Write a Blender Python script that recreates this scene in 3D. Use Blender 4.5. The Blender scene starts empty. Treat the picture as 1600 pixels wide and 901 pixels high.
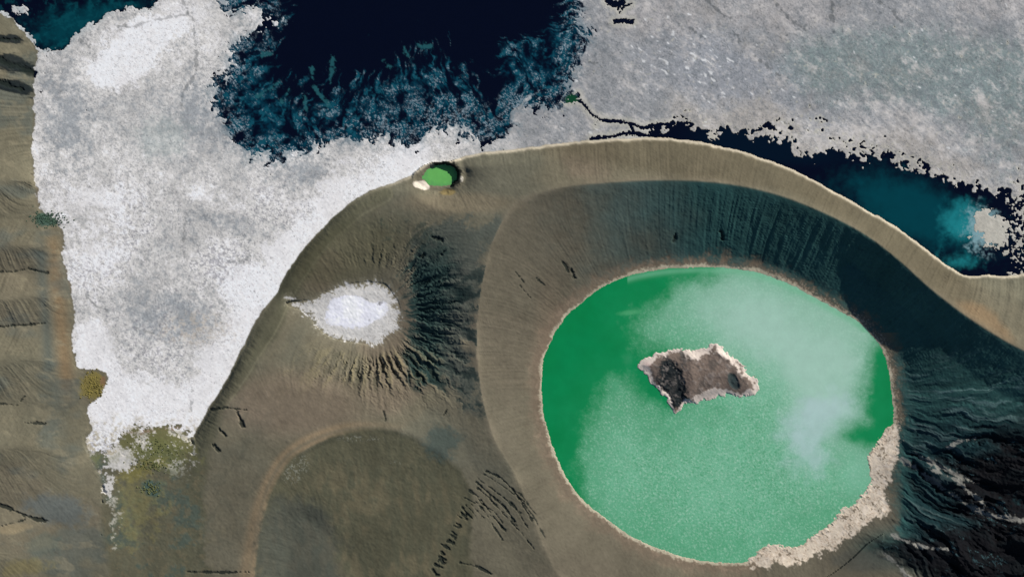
import bpy, math
import numpy as np

# ------------------------------------------------------------------ camera, sky, sun, exposure
scene = bpy.context.scene
M = 2.0                     # metres per mapped unit
CX, CY = 800.0, 450.5
CAM_Z = 20000.0

cam_d = bpy.data.cameras.new('camera')
cam = bpy.data.objects.new('camera', cam_d)
scene.collection.objects.link(cam)
cam.location = (0, 0, CAM_Z)
cam.rotation_euler = (0, 0, 0)
cam_d.sensor_width = 36.0
cam_d.lens = 36.0 * CAM_Z / (1600 * M)
cam_d.clip_start = 10
cam_d.clip_end = 200000
scene.camera = cam

SUN_EL, SUN_AZ = 31.0, 50.0          # azimuth clockwise from the top of the frame
world = bpy.data.worlds.new('World')
scene.world = world
world.use_nodes = True
wn = world.node_tree.nodes
sky = wn.new('ShaderNodeTexSky')
sky.sky_type = 'NISHITA'
sky.sun_disc = False
sky.sun_elevation = math.radians(SUN_EL)
sky.sun_rotation = math.radians(SUN_AZ)
sky.altitude = 1500
sky.air_density = 1.0
sky.dust_density = 0.3
sky.ozone_density = 1.0
world.node_tree.links.new(sky.outputs[0], wn['Background'].inputs[0])
wn['Background'].inputs[1].default_value = 0.07

sun_d = bpy.data.lights.new('sun', 'SUN')
sun_d.energy = 4.6
sun_d.angle = math.radians(0.53)
sun_d.color = (1.0, 0.955, 0.89)
sun = bpy.data.objects.new('sun', sun_d)
scene.collection.objects.link(sun)
sun.rotation_euler = (math.radians(90 - SUN_EL), 0, math.radians(180 - SUN_AZ))
sun.location = (3000, 2500, 3000)

scene.view_settings.view_transform = 'Standard'
scene.view_settings.look = 'None'
scene.view_settings.exposure = 0.05
scene.view_settings.gamma = 1.0
scene.view_settings.use_curve_mapping = False
scene.cycles.max_bounces = 3

# ------------------------------------------------------------------ the working grid
P = 1.25
X0, X1, Y0, Y1 = -200.0, 1800.0, -150.0, 1050.0
NX = int((X1 - X0) / P) + 1
NY = int((Y1 - Y0) / P) + 1
xs = X0 + P * np.arange(NX)
ys = Y0 + P * np.arange(NY)
X, Y = np.meshgrid(xs, ys)
X = X.astype(np.float32); Y = Y.astype(np.float32)

_fx = np.fft.rfftfreq(NX, d=P)[None, :]
_fy = np.fft.fftfreq(NY, d=P)[:, None]


def noise(seed, lo, hi, beta=1.6, ang=None, stretch=1.0):
    """Band-limited power-law noise, std 1.  lo/hi: shortest / longest wavelength.  ang: grain direction (deg, x right, y down)."""
    r = np.random.default_rng(seed)
    f = np.fft.rfft2(r.standard_normal((NY, NX)))
    if ang is None:
        k = np.sqrt(_fx ** 2 + _fy ** 2)
    else:
        a = math.radians(ang)
        u = _fx * math.cos(a) + _fy * math.sin(a)
        v = -_fx * math.sin(a) + _fy * math.cos(a)
        k = np.sqrt((u * stretch) ** 2 + v ** 2)
    amp = 1.0 / np.maximum(k, 1.0 / hi) ** beta
    amp *= np.exp(-(k * lo) ** 2 * 0.5) * (1 - np.exp(-(k * hi) ** 2 * 1.5))
    n = np.fft.irfft2(f * amp, s=(NY, NX))
    n -= n.mean()
    return (n / n.std()).astype(np.float32)


def blur(a, s):
    k2 = _fx ** 2 + _fy ** 2
    return np.fft.irfft2(np.fft.rfft2(a) * np.exp(-2 * (math.pi * s) ** 2 * k2), s=(NY, NX)).astype(np.float32)


def sst(a, b, x):
    t = np.clip((x - a) / (b - a), 0, 1)
    return t * t * (3 - 2 * t)


def spline(pts, closed=False, step=4.0):
    """Catmull-Rom through points with any number of columns."""
    p = np.array(pts, float)
    n = len(p)
    out = []
    for i in range(n if closed else n - 1):
        if closed:
            a, b, c, d = p[i - 1], p[i], p[(i + 1) % n], p[(i + 2) % n]
        else:
            a, b, c, d = p[max(i - 1, 0)], p[i], p[i + 1], p[min(i + 2, n - 1)]
        m = max(1, int(np.hypot(*(c - b)[:2]) / step))
        for t in np.arange(m) / m:
            out.append(0.5 * (2 * b + (c - a) * t + (2 * a - 5 * b + 4 * c - d) * t * t + (3 * b - a - 3 * c + d) * t ** 3))
    if not closed:
        out.append(p[-1])
    return np.array(out)


def _window(p, margin):
    j0 = max(0, int((p[:, 0].min() - margin - X0) / P)); j1 = min(NX, int((p[:, 0].max() + margin - X0) / P) + 2)
    i0 = max(0, int((p[:, 1].min() - margin - Y0) / P)); i1 = min(NY, int((p[:, 1].max() + margin - Y0) / P) + 2)
    return i0, i1, j0, j1


def dist(pts, closed=False, margin=60.0, smooth=True, sign=True, far=None):
    """Signed (negative inside) distance to a closed outline, or plain distance to a line; clipped at margin."""
    p = spline(pts, closed, 8.0)[:, :2] if smooth else np.array(pts, float)[:, :2]
    out = np.full((NY, NX), margin, np.float32)
    i0, i1, j0, j1 = _window(p, margin)
    if i1 <= i0 or j1 <= j0:
        return out
    st = 2 if (i1 - i0) * (j1 - j0) > 60000 else 1
    gx = xs[j0:j1:st].astype(np.float32)[None, :]; gy = ys[i0:i1:st].astype(np.float32)[:, None]
    d2 = np.full((gy.shape[0], gx.shape[1]), 1e9, np.float32)
    ins = np.zeros(d2.shape, bool)
    q = np.vstack([p, p[:1]]) if closed else p
    for (ax, ay), (bx, by) in zip(q[:-1].astype(np.float32), q[1:].astype(np.float32)):
        vx, vy = bx - ax, by - ay
        L = vx * vx + vy * vy + 1e-9
        t = np.clip(((gx - ax) * vx + (gy - ay) * vy) / L, 0, 1)
        d2 = np.minimum(d2, (gx - ax - t * vx) ** 2 + (gy - ay - t * vy) ** 2)
        if closed and ay != by:
            c = ((gy < ay) != (gy < by)) & (gx < (bx - ax) * (gy - ay) / (by - ay) + ax)
            ins ^= c
    d = np.sqrt(d2)
    if closed:
        d = np.where(ins, -d, d)
    if st == 2:
        ii = (np.arange(i1 - i0) / 2.0); jj = (np.arange(j1 - j0) / 2.0)
        ia = np.minimum(ii.astype(int), d.shape[0] - 1); ib = np.minimum(ia + 1, d.shape[0] - 1)
        ja = np.minimum(jj.astype(int), d.shape[1] - 1); jb = np.minimum(ja + 1, d.shape[1] - 1)
        fi = (ii - ia)[:, None]; fj = (jj - ja)[None, :]
        d = (d[ia][:, ja] * (1 - fj) + d[ia][:, jb] * fj) * (1 - fi) + (d[ib][:, ja] * (1 - fj) + d[ib][:, jb] * fj) * fi
    out[i0:i1, j0:j1] = np.minimum(d, margin)
    return out


def blob(x, y, rx, ry, ang=0.0):
    a = math.radians(ang)
    u = ((X - x) * math.cos(a) + (Y - y) * math.sin(a)) / rx
    v = (-(X - x) * math.sin(a) + (Y - y) * math.cos(a)) / ry
    return np.exp(-(u * u + v * v)).astype(np.float32)


def lin(c):
    c = np.array(c, float) / 255.0
    return np.where(c <= 0.04045, c / 12.92, ((c + 0.055) / 1.055) ** 2.4)


def put(col, m, rgb, add=False):
    """Mix a colour (given as 0-255 sRGB) into an albedo field by a mask."""
    c = lin(rgb)
    for k in range(3):
        col[..., k] += m * (c[k] - col[..., k])


def near(b, n):
    """Blobs with a ragged edge, the noise fading out away from them."""
    return b + n * np.clip(b * 4, 0, 1)


def fan(cx, cy, n, arc, rad, warp=None, bend=0.0):
    """Noise drawn out along rays from a point."""
    dx, dy = X - cx, Y - cy
    r = np.sqrt(dx * dx + dy * dy)
    th = np.arctan2(dy, dx) + bend * r / 400.0
    if warp is not None:
        th = th + warp / 60.0
    u = (th * arc / P) % (NX - 1); v = (r * rad / P) % (NY - 1)
    a = u.astype(np.int32); b = v.astype(np.int32); fu = u - a; fv = v - b
    return ((n[b, a] * (1 - fu) + n[b, a + 1] * fu) * (1 - fv) + (n[b + 1, a] * (1 - fu) + n[b + 1, a + 1] * fu) * fv).astype(np.float32)


# noises used all over
nA = noise(1, 3.0, 60, 1.3)       # medium, rough
nB = noise(2, 8.0, 200, 1.8)      # broad
nC = noise(3, 2.2, 14, 0.7)       # fine grain
nD = noise(4, 3.0, 40, 1.2)
nE = noise(5, 20., 400, 2.0)
nF = noise(6, 2.2, 8, 0.3)
nG = noise(7, 3.0, 30, 1.1)
fPan = fan(575, 488, nG, 150, 0.16, nD * .8)
fSE = fan(1225, 560, nG, 300, 0.10, nB * .9 + nA * .15, 0.35)
fDeep = fan(620, -60, noise(8, 3.2, 26, 1.1), 230, 0.30, nB * 2 + nD * .3)
fSE2 = fan(1225, 560, noise(9, 8, 70, 1.4), 260, 0.16, nB * .9 + nA * .3, 0.35)

# ------------------------------------------------------------------ outlines traced in plan
SHORE = [(150, 1100), (165, 900), (235, 800), (290, 735), (298, 690), (318, 652), (338, 618), (358, 585), (380, 540), (396, 507), (414, 480),
         (432, 458), (446, 428), (470, 394), (500, 360), (530, 331), (570, 302), (608, 287), (640, 275), (655, 262), (672, 254), (700, 251),
         (722, 246), (748, 239), (800, 234), (860, 226), (930, 219), (1020, 215), (1080, 220), (1150, 234), (1230, 261),
         (1290, 291), (1350, 325), (1400, 354), (1450, 391), (1490, 420), (1515, 431), (1545, 428), (1565, 432), (1600, 428), (1700, 425), (1900, 440),
         (1900, 1100)]
LEFT = [(-260, -20), (-60, 10), (5, 22), (24, 36), (45, 58), (58, 82), (55, 110), (54, 160), (52, 220), (56, 290), (64, 325), (96, 358), (100, 405), (110, 450),
        (116, 500), (112, 520), (122, 572), (150, 577), (168, 582), (165, 600), (152, 622), (136, 640), (146, 668), (136, 690), (150, 720),
        (166, 765), (165, 830), (180, 920), (180, 1100), (-260, 1100)]
VALLEY = [(130, 695), (160, 715), (185, 690), (205, 672), (250, 668), (290, 672), (310, 700), (320, 760), (320, 1100), (120, 1100), (140, 900), (150, 760)]
LAKE = [(846, 600), (850, 560), (861, 530), (880, 500), (906, 474), (940, 449), (980, 431), (1030, 421), (1085, 417), (1135, 418), (1180, 424),
        (1222, 438), (1266, 460), (1310, 484), (1345, 504), (1369, 530), (1384, 556), (1392, 590), (1396, 630), (1397, 664), (1385, 670), (1377, 692),
        (1361, 714), (1361, 738), (1365, 756), (1350, 780), (1318, 802), (1300, 820), (1270, 844), (1240, 857), (1195, 855), (1178, 873),
        (1150, 880), (1100, 877), (1050, 865), (1000, 845), (960, 820), (920, 789), (890, 755), (870, 715), (855, 672), (848, 637)]
CRUST = [(1386, 668), (1404, 662), (1407, 690), (1398, 730), (1388, 765), (1388, 800), (1352, 822), (1318, 848), (1285, 868), (1245, 882), (1200, 886),
         (1172, 882), (1178, 866), (1194, 852), (1240, 852), (1270, 838), (1298, 815), (1316, 797), (1346, 776), (1360, 755), (1356, 715), (1372, 690)]
CREST = [(905, 1100), (890, 930), (868, 890), (850, 855), (830, 800), (805, 742), (775, 690), (758, 640), (749, 590), (745, 530), (748, 480), (756, 430), (769, 380),
         (786, 344), (808, 318), (850, 300), (900, 290), (1000, 283), (1080, 283), (1150, 290), (1220, 307), (1290, 335), (1350, 367),
         (1400, 405), (1450, 450), (1500, 489), (1550, 522), (1600, 549), (1680, 580), (1800, 620)]
ISLAND = [(997, 569), (1004, 561), (1020, 553), (1040, 547), (1062, 545), (1074, 542), (1088, 546), (1104, 545), (1111, 538), (1122, 535), (1132, 541),
          (1146, 556), (1163, 574), (1172, 585), (1185, 595), (1187, 608), (1181, 620), (1168, 621), (1150, 620), (1135, 617), (1112, 622), (1096, 627),
          (1088, 632), (1072, 634), (1062, 641), (1056, 647), (1049, 642), (1041, 627), (1030, 613), (1016, 600), (1012, 586), (1001, 578)]
POND = [(660, 278), (666, 266), (679, 259), (694, 256), (708, 259), (715, 268), (714, 280), (704, 290), (686, 292), (670, 289)]
PAN = [(450, 474), (488, 470), (508, 458), (530, 450), (556, 444), (580, 443), (601, 446), (611, 460), (620, 472), (623, 490), (620, 508), (606, 524), (585, 536),
       (560, 533), (535, 530), (514, 523), (498, 510), (488, 498), (474, 484)]
SRIM = [(392, 1000), (396, 900), (404, 840), (415, 790), (434, 745), (464, 708), (510, 683), (560, 671), (610, 668), (652, 681), (700, 714), (728, 745), (742, 790), (735, 860), (720, 1000)]
DEEP = [(338, -220), (342, -20), (346, 4), (360, 12), (384, 14), (400, 8), (412, 24), (432, 30), (420, 44), (396, 50), (372, 62), (360, 88), (360, 115), (338, 134),
        (332, 150), (344, 170), (352, 196), (372, 226), (398, 246), (432, 249), (470, 236), (512, 221), (560, 216), (604, 216), (640, 226),
        (660, 212), (690, 196), (712, 200), (740, 211), (766, 216), (790, 211), (799, 194), (798, 176), (832, 160), (862, 166), (884, 152), (892, 128),
        (900, 100), (916, 62), (906, 30), (902, -20), (900, -220)]
ABYSS = [(440, -220), (440, 0), (424, 35), (402, 66), (404, 110), (430, 138), (500, 150), (540, 140), (556, 118), (620, 112), (700, 92), (735, 110), (760, 145), (780, 112),
         (796, 92), (850, 74), (870, 30), (880, -220)]
NWATER = [(-260, -220), (-260, 10), (-20, 18), (10, 24), (30, 40), (50, 62), (62, 78), (100, 76), (112, 60), (150, 35), (172, 20), (196, 12), (236, 12), (243, -20), (250, -220)]
CHANNEL = [(1020, 214), (1036, 204), (1050, 192), (1070, 184), (1084, 196), (1110, 200), (1135, 206), (1160, 204), (1180, 212), (1196, 200), (1210, 214), (1236, 224), (1250, 240),
           (1280, 244), (1306, 232), (1330, 240), (1350, 252), (1368, 242), (1390, 244), (1404, 256), (1440, 264), (1468, 276), (1500, 284), (1540, 295), (1580, 303),
           (1640, 300), (1760, 320), (1760, 500), (1400, 500), (1150, 300)]
WLINES = [([(884, 158), (900, 156), (910, 160), (920, 174), (938, 187), (960, 190), (984, 192), (1002, 200), (1020, 196), (1048, 194)], 3.2),
          ([(892, 156), (902, 150)], 6.0),
          ([(935, 186), (930, 196)], 1.4),
          ([(924, 217), (950, 214), (985, 208), (1010, 212), (1030, 216)], 3.6),
          ([(984, 192), (990, 205)], 3.2),
          ([(948, -40), (950, 2), (962, 8), (972, 4)], 6.5), ([(964, 10), (968, 20), (976, 10), (986, 6)], 2.4), ([(960, 34), (974, 33), (988, 34)], 4.2)]
FLOES = {'big': [(1524, 336), (1538, 328), (1552, 330), (1566, 342), (1578, 358), (1580, 376), (1570, 386), (1552, 384), (1532, 376), (1526, 360)],
         'small': [(1104, 208), (1112, 206), (1120, 212), (1117, 218), (1108, 216)],
         'corner': [(20, 10), (34, 8), (44, 14), (42, 22), (28, 22), (20, 18)]}

dShore = dist(SHORE, True, 90)
dLeft = dist(LEFT, True, 60)
dValley = dist(VALLEY, True, 40)
dLake = dist(LAKE, True, 130)
dCrust = dist(CRUST, True, 40)
dIsl = dist(ISLAND, True, 50, smooth=False) + 1.1 * nA + .9 * nD
dPond = dist(POND, True, 50) + 0.9 * nA + .4 * nC
dPan = dist(PAN, True, 60)
dCrest = dist(CREST, False, 70)
SRC = SRIM
dSR = dist(SRC, True, 80)
dDeep = dist(DEEP, True, 110)
dAby = dist(ABYSS, True, 110)
dNW = dist(NWATER, True, 60)
dChan = dist(CHANNEL, True, 60)

land = np.minimum(np.minimum(dShore + nA * 0.5, dLeft + nA * 1.6), dValley + nA * 5.0 + nD * 4.0)       # negative on land

# ------------------------------------------------------------------ relief: heights given along ridges, shores and floors, the rest relaxed between them
ZL = -34.0      # surface of the green lake
ZP = 1.6      # small pond
ZPAN = -14.0
ridges = [
    # the big cone's crest
    [(905, 1100, 40), (890, 930, 46), (868, 890, 48), (850, 855, 50), (830, 800, 54), (805, 742, 58), (775, 690, 62), (758, 640, 66), (749, 590, 68), (745, 530, 70), (748, 480, 70),
     (756, 430, 68), (769, 380, 66), (786, 344, 64), (808, 318, 62), (850, 300, 66), (900, 290, 70), (1000, 283, 74), (1080, 283, 78), (1150, 290, 80),
     (1220, 307, 84), (1290, 335, 88), (1350, 367, 92), (1400, 405, 98), (1450, 450, 104), (1500, 489, 112), (1550, 522, 124), (1600, 549, 134), (1680, 580, 145), (1790, 620, 90)],
    # shore ridge on the west side
    [(250, 900, 20), (292, 800, 26), (312, 720, 30), (340, 650, 30), (372, 590, 26), (410, 520, 18), (440, 470, 8), (462, 428, 16), (500, 380, 26), (550, 335, 32), (610, 305, 32), (640, 300, 28)],
    [(720, 262, 26), (770, 258, 34), (860, 250, 36), (1000, 242, 34), (1100, 244, 34), (1200, 270, 36), (1300, 318, 38), (1400, 378, 42), (1480, 428, 50), (1600, 470, 66), (1700, 490, 60)],
    # saddle and wall north of the small crater
    [(640, 300, 28), (680, 325, 38), (740, 335, 52), (780, 342, 62)],
    # plateau between the craters
    [(360, 700, 40), (420, 640, 46), (480, 610, 46), (560, 625, 44), (640, 640, 48), (690, 650, 42)],
    # rim of the southern crater
    [(392, 1000, 40), (396, 900, 46), (404, 840, 50), (415, 790, 54), (434, 745, 58), (464, 708, 60), (510, 683, 60), (560, 671, 60), (610, 668, 60), (652, 681, 58), (700, 714, 50), (728, 745, 42)],
    # its floor
    [(440, 1000, 2), (450, 880, 6), (480, 810, 14), (520, 850, 6), (560, 900, 2), (600, 1000, 0)],
    [(424, 850, 28), (446, 780, 38), (480, 738, 46), (520, 712, 50), (568, 704, 50), (612, 702, 50), (645, 716, 47), (685, 745, 38)],
    [(520, 760, 30), (590, 745, 36), (650, 765, 34)],
    [(700, 830, 30), (680, 900, 22), (640, 860, 20)],
    # moat between the plateau and the cone
    [(706, 620, 48), (722, 680, 46), (750, 760, 44), (785, 830, 38), (820, 900, 34), (840, 1000, 28)],
    [(752, 352, 58), (738, 390, 57), (727, 430, 56), (721, 480, 55), (719, 530, 53), (712, 580, 50), (706, 620, 48)],
    # west flank of the cone down to the small basin
    [(640, 400, 12), (650, 440, 2), (654, 480, -2), (654, 530, 0), (640, 570, 12)],
    # left hills
    [(-150, 0, 40), (-80, 250, 60), (-60, 500, 66), (-80, 750, 66), (-120, 1000, 40)],
    [(-20, 120, 46), (20, 100, 26)], [(-40, 295, 58), (40, 280, 34), (62, 290, 10)], [(-40, 385, 60), (50, 385, 38), (80, 388, 16)], [(-40, 470, 60), (60, 462, 36), (88, 462, 18)],
    [(-40, 565, 60), (60, 560, 34), (100, 560, 14)], [(-40, 700, 64), (60, 700, 40), (110, 720, 20)],
    [(-60, 345, 40), (10, 343, 24), (60, 340, 12)], [(-60, 428, 40), (0, 424, 24), (70, 428, 14)], [(-60, 512, 40), (0, 510, 24), (70, 506, 12)],
    [(-60, 620, 46), (0, 626, 26), (90, 640, 14)],
    [(-60, 780, 40), (0, 785, 28), (80, 815, 14), (140, 840, 8)],
    [(-40, 860, 54), (40, 870, 30), (110, 900, 16)],
    [(200, 720, 3), (215, 800, 8), (225, 900, 12), (230, 1000, 10)],
    # dark country south-east of the green lake
    [(1412, 560, -22), (1424, 620, -20), (1436, 680, -16)],
    [(1330, 412, 14), (1400, 470, 27), (1460, 535, 36), (1520, 590, 50), (1580, 625, 64), (1680, 670, 80)],
    [(1405, 715, -18), (1450, 735, 4), (1510, 775, 22), (1570, 808, 40), (1640, 850, 60), (1780, 900, 40)],
    [(1410, 790, -16), (1470, 800, -2), (1530, 830, 6), (1600, 880, 14)],
    [(1360, 870, -2), (1420, 850, 10), (1480, 870, 20), (1560, 900, 26), (1640, 960, 30)],
    [(1460, 700, 6), (1540, 690, 40), (1620, 690, 80), (1740, 700, 90)],
    [(1440, 690, -6), (1500, 740, 4), (1560, 770, 18), (1640, 800, 34)],
    [(960, 900, 2), (1100, 915, 4), (1250, 925, 6), (1330, 940, 8)],
    [(1000, 1000, 18), (1250, 1010, 20), (1500, 1010, 24)],
]


def relax(step, init=None, iters=200):
    gx = np.arange(X0, X1 + 1e-3, step); gy = np.arange(Y0, Y1 + 1e-3, step)
    H = np.zeros((len(gy), len(gx)), np.float32); W = np.zeros(H.shape, np.float32)
    fi = np.clip(np.round((gy - Y0) / P).astype(int), 0, NY - 1); fj = np.clip(np.round((gx - X0) / P).astype(int), 0, NX - 1)
    g = lambda a: a[np.ix_(fi, fj)]
    for r in ridges:
        q = spline(r, False, step * 0.4)
        ii = np.round((q[:, 1] - Y0) / step).astype(int); jj = np.round((q[:, 0] - X0) / step).astype(int)
        ok = (ii >= 0) & (ii < len(gy)) & (jj >= 0) & (jj < len(gx))
        np.add.at(H, (ii[ok], jj[ok]), q[ok, 2]); np.add.at(W, (ii[ok], jj[ok]), 1)
    fix = W > 0
    V = np.where(fix, H / np.maximum(W, 1), 0)

    def hold(m, z):
        nonlocal V, fix
        V = np.where(m & ~fix, z, V); fix = fix | m
    hold(g(land) > 0, 0.6)
    hold(g(dLake) < 0, ZL)
    dl = g(dLake)
    hold((dl > 0) & (dl < step * 0.8), ZL + 0.6)
    hold((dl > 16) & (dl < 16 + step * 0.8) & (g(X) < 1400), ZL + 7)
    hold(g(dPan) < 0, ZPAN)
    dp = g(dPond)
    hold(dp < 0, ZP)
    hold((dp > 9) & (dp < 12) & (g(land) < 0), 12.5)
    edge = np.zeros(fix.shape, bool); edge[:2] = edge[-2:] = True; edge[:, :2] = edge[:, -2:] = True
    V = np.where(edge, -9, V); fix = fix | edge
    Z = V.copy() if init is None else np.where(fix, V, init(gx, gy))
    for _ in range(iters):
        A = Z.copy()
        A[1:-1, 1:-1] = 0.25 * (Z[:-2, 1:-1] + Z[2:, 1:-1] + Z[1:-1, :-2] + Z[1:-1, 2:])
        A[1:-1, 1:-1] += 0.0
        Z = np.where(fix, V, A)

    def interp(qx, qy):
        u = np.clip((qx - X0) / step, 0, len(gx) - 1.001); v = np.clip((qy - Y0) / step, 0, len(gy) - 1.001)
        a = u.astype(int); b = v.astype(int); fu = (u - a)[None, :]; fv = (v - b)[:, None]
        r0 = Z[b][:, a] * (1 - fu) + Z[b][:, a + 1] * fu
        r1 = Z[b + 1][:, a] * (1 - fu) + Z[b + 1][:, a + 1] * fu
        return (r0 * (1 - fv) + r1 * fv).astype(np.float32)
    return interp


f = relax(20, None, 500)
f = relax(10, f, 300)
f = relax(5, f, 200)
f = relax(2.5, f, 120)
Hb = f(xs, ys)
Hs = blur(Hb, 3.0)
crisp = np.exp(-(dCrest / 5.0) ** 2)
Hs = Hs * (1 - 0.5 * crisp) + Hb * 0.5 * crisp

# gullies: noise smeared down the slope
gy_, gx_ = np.gradient(blur(Hb, 7.0), P)
gm = np.sqrt(gx_ ** 2 + gy_ ** 2) + 1e-4
ux = (gx_ / gm).astype(np.float32); uy = (gy_ / gm).astype(np.float32)


def smear(n, steps=16, h=1.6):
    acc = n.copy()
    for s in (1, -1):
        px = np.broadcast_to(np.arange(NX, dtype=np.float32)[None, :], (NY, NX)).copy()
        py = np.broadcast_to(np.arange(NY, dtype=np.float32)[:, None], (NY, NX)).copy()
        for _ in range(steps):
            i = np.clip(py + 0.5, 0, NY - 1).astype(np.int32); j = np.clip(px + 0.5, 0, NX - 1).astype(np.int32)
            px += s * h * ux[i, j]; py += s * h * uy[i, j]
            i = np.clip(py + 0.5, 0, NY - 1).astype(np.int32); j = np.clip(px + 0.5, 0, NX - 1).astype(np.int32)
            acc += n[i, j]
    return (acc / acc.std()).astype(np.float32)


g1 = smear(noise(11, 3.0, 12, 0.5), 20)
g2 = smear(noise(12, 6.0, 40, 1.2), 24)
slope = np.clip(gm / 2.0, 0, 1)      # metres per metre / steepness
onland = sst(2, -6, land)
awayL = sst(2, 26, dLake)
gul = onland * slope * np.where(dLake < 130, awayL, 1)
# where the gullies are strong
strong = 0.30 + 1.0 * blob(690, 480, 60, 120) + 0.9 * blob(560, 570, 120, 36) + 0.8 * blob(1480, 560, 260, 130, 35) * 0.5 + 0.7 * blob(1250, 370, 260, 50, 20) \
    + 1.0 * blob(790, 800, 50, 70) + 1.3 * blob(0, 500, 100, 500) + 1.2 * blob(1560, 790, 180, 110)
rough = 0.42 * nA + 0.12 * nC + .35 * nD * np.clip(blob(580, 780, 170, 130) * 1.4 + blob(200, 820, 110, 120), 0, 1)
pang = blob(640, 500, 100, 110) * sst(18, 40, dPan) * sst(740, 715, X)
lowpan = blob(590, 575, 90, 34) * sst(14, 26, dPan)
seR = sst(1400, 1430, X) * sst(540, 600, Y)
Z = Hs + gul * strong * (4.5 * g1 + 4.0 * g2) + onland * (3.2 * pang * fPan + 2.6 * lowpan * fPan + seR * (0.35 + 1.8 * sst(600, 720, Y + 6 * nB)) * (0.9 * fSE + 2.6 * fSE2)) + onland * (0.5 + 1.2 * slope) * rough * 0.8
LQ = noise(22, 4, 80, 1.5, 20, 3.0)
lava = sst(0.25, 0.75, 1.2 * blob(1610, 750, 140, 70) + 1.0 * blob(1570, 870, 160, 60) + 0.5 * blob(1450, 868, 110, 20, 15) + LQ * 0.10)
LV = fSE2 * .8 + noise(21, 3.5, 80, 1.5, 18, 3.0) * .5
Z += lava * (3.2 * LV + 0.3 * nC) * onland

# water fields: positive = water
ragD = fDeep * 9 + nA * 4 + nC * 1.5
wDeep = -(dDeep + ragD * sst(-30, 5, dDeep + 10 * nB))
wNW = -(dNW + nA * 2.5 + nC * 1.0)
wCh = -(dChan + nA * 3.0 + nC * 1.5 + 11.0 * np.clip(noise(31, 5.5, 34, 1.3), -2, 2) * sst(22, 2, np.abs(dChan)) * sst(0, 14, dShore))
for k, (pl, w) in enumerate(WLINES):
    dd = dist(pl, False, 30)
    wCh = np.maximum(wCh, w * 0.8 - dd + nC * 0.9 + nA * 0.5)
# holes of dark water in the crust beside the channel
holes = noise(33, 5.0, 24, 1.1) + 2.9 * blob(1225, 200, 26, 20) + 2.7 * blob(1283, 190, 20, 12) + 2.3 * blob(1430, 250, 80, 13, 12) + 2.5 * blob(1335, 222, 60, 12, 10) + 2.0 * blob(1590, 275, 16, 30) - 3.5
wCh = np.maximum(wCh, holes * 5.0)
dF = {k: dist(v, True, 40) for k, v in FLOES.items()}
fl = {k: -(d + nC * 1.4 + (nA * 3.0 + nD * 5.0 if k == 'big' else nA)) for k, d in dF.items()}     # positive inside a floe
speck = (noise(35, 3.6, 18, 1.0) + 0.15 + 0.8 * blob(1593, 416, 22, 12) + 0.5 * blob(1575, 320, 12, 60) - 0.9 * sst(1600, 1640, X)) * 4 + 40 * sst(1578, 1560, X + 5 * nA) * (Y < 500)
wCh = np.where(dChan < 8, np.minimum(wCh, speck), wCh)
water = np.maximum(np.maximum(wDeep, wNW), wCh)
for k in fl:
    water = np.minimum(water, -fl[k])
offland = land > 0
# flats and lake beds
crust_h = np.maximum(0.3, 0.5 + 0.11 * nD + 0.04 * nC)
bed = np.clip(-water * 0.35, -6, 0.0)
flatZ = np.where(water > 0, bed, np.minimum(crust_h, 0.05 - water * 0.30))
flatZ = np.where(np.abs(X - 800) > 960, flatZ, flatZ)
Z = np.where(offland, flatZ, np.maximum(Z, 0.4 * 0 + np.where((dLake < 60) | (dPan < 60) | (dPond < 40) | (X > 1380), Z, 0.5)))
# just inland of the shore: a low beach
beach = sst(0, -7, land)
nearin = (land < 0) & (dPond > 16)
Z = np.where(nearin, Z * beach + (1 - beach) * 0.7, Z)
# salt pan floor
pan_e = dPan + nA * 2.4 + nC * 1.4 + fPan * 2.6 - 3 * sst(560, 470, X) * nC
Z = np.where(dPan < 3, ZPAN + 0.5 + 0.3 * nD + np.clip(dPan, -6, 3) * 0.12, Z)
# beds below the green lake and the pond, and the island's two worn craters
crustm = sst(2.5, -2.5, dCrust + nA * 2.6 + nD * 2.0 + 2.0)
lk = dLake + nC * 0.25 + nA * 0.4
Z = np.where(lk < 0, np.maximum(ZL + lk * 0.25, ZL - 8), np.maximum(Z, ZL + 0.25 + np.minimum(lk, 4) * 0.3))
Z = np.where(crustm > 0.02, np.maximum(Z, (ZL - 1) + crustm * (3.0 + 0.8 * nD + 0.35 * nC)), Z)
Z = np.where(dPond < 0, ZP + np.clip(dPond * 0.5, -4, 0), Z)
# steep north-eastern wall of the pond's pit, low sill in the west
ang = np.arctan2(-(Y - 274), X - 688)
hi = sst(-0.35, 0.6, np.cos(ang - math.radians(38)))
pw = (dPond > 0) & (dPond < 14) & (land < -0.5)
wall = ZP + 0.6 + hi * 18 * sst(0, 3.5, dPond) + (1 - hi) * np.minimum(dPond * 0.5, 2.0)
Z = np.where(pw, wall * sst(14, 6, dPond) + Z * (1 - sst(14, 6, dPond)), Z)

ii_ = dIsl + nC * 0.4 + nA * 0.5
HI = np.clip(-ii_, 0, 40)
isl = ZL - 1.0 + np.minimum(HI * 1.2, 2.6) + HI * 0.25
isl += 4.5 * sst(3, 14, HI + nA * 1.0)
isl += 4.5 * np.exp(-(dist([(1083, 556), (1080, 575), (1082, 600), (1074, 624)], False, 40) / 8.0) ** 2) * sst(0, 10, HI)
isl += 4 * np.exp(-(dist([(1130, 552), (1150, 570), (1166, 592)], False, 40) / 6.5) ** 2) * sst(0, 9, HI)
isl -= 7 * sst(0.3, 0.8, near(blob(1050, 592, 20, 32, -8) + .6 * blob(1062, 622, 12, 14), .12 * nD + .08 * nA)) * sst(1, 8, HI) + 5 * sst(.4, .8, blob(1147, 596, 9, 18, -25)) * sst(0, 6, HI)
isl += (0.8 * nA + 0.25 * nC + .6 * nD) * sst(0, 6, HI)
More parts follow.
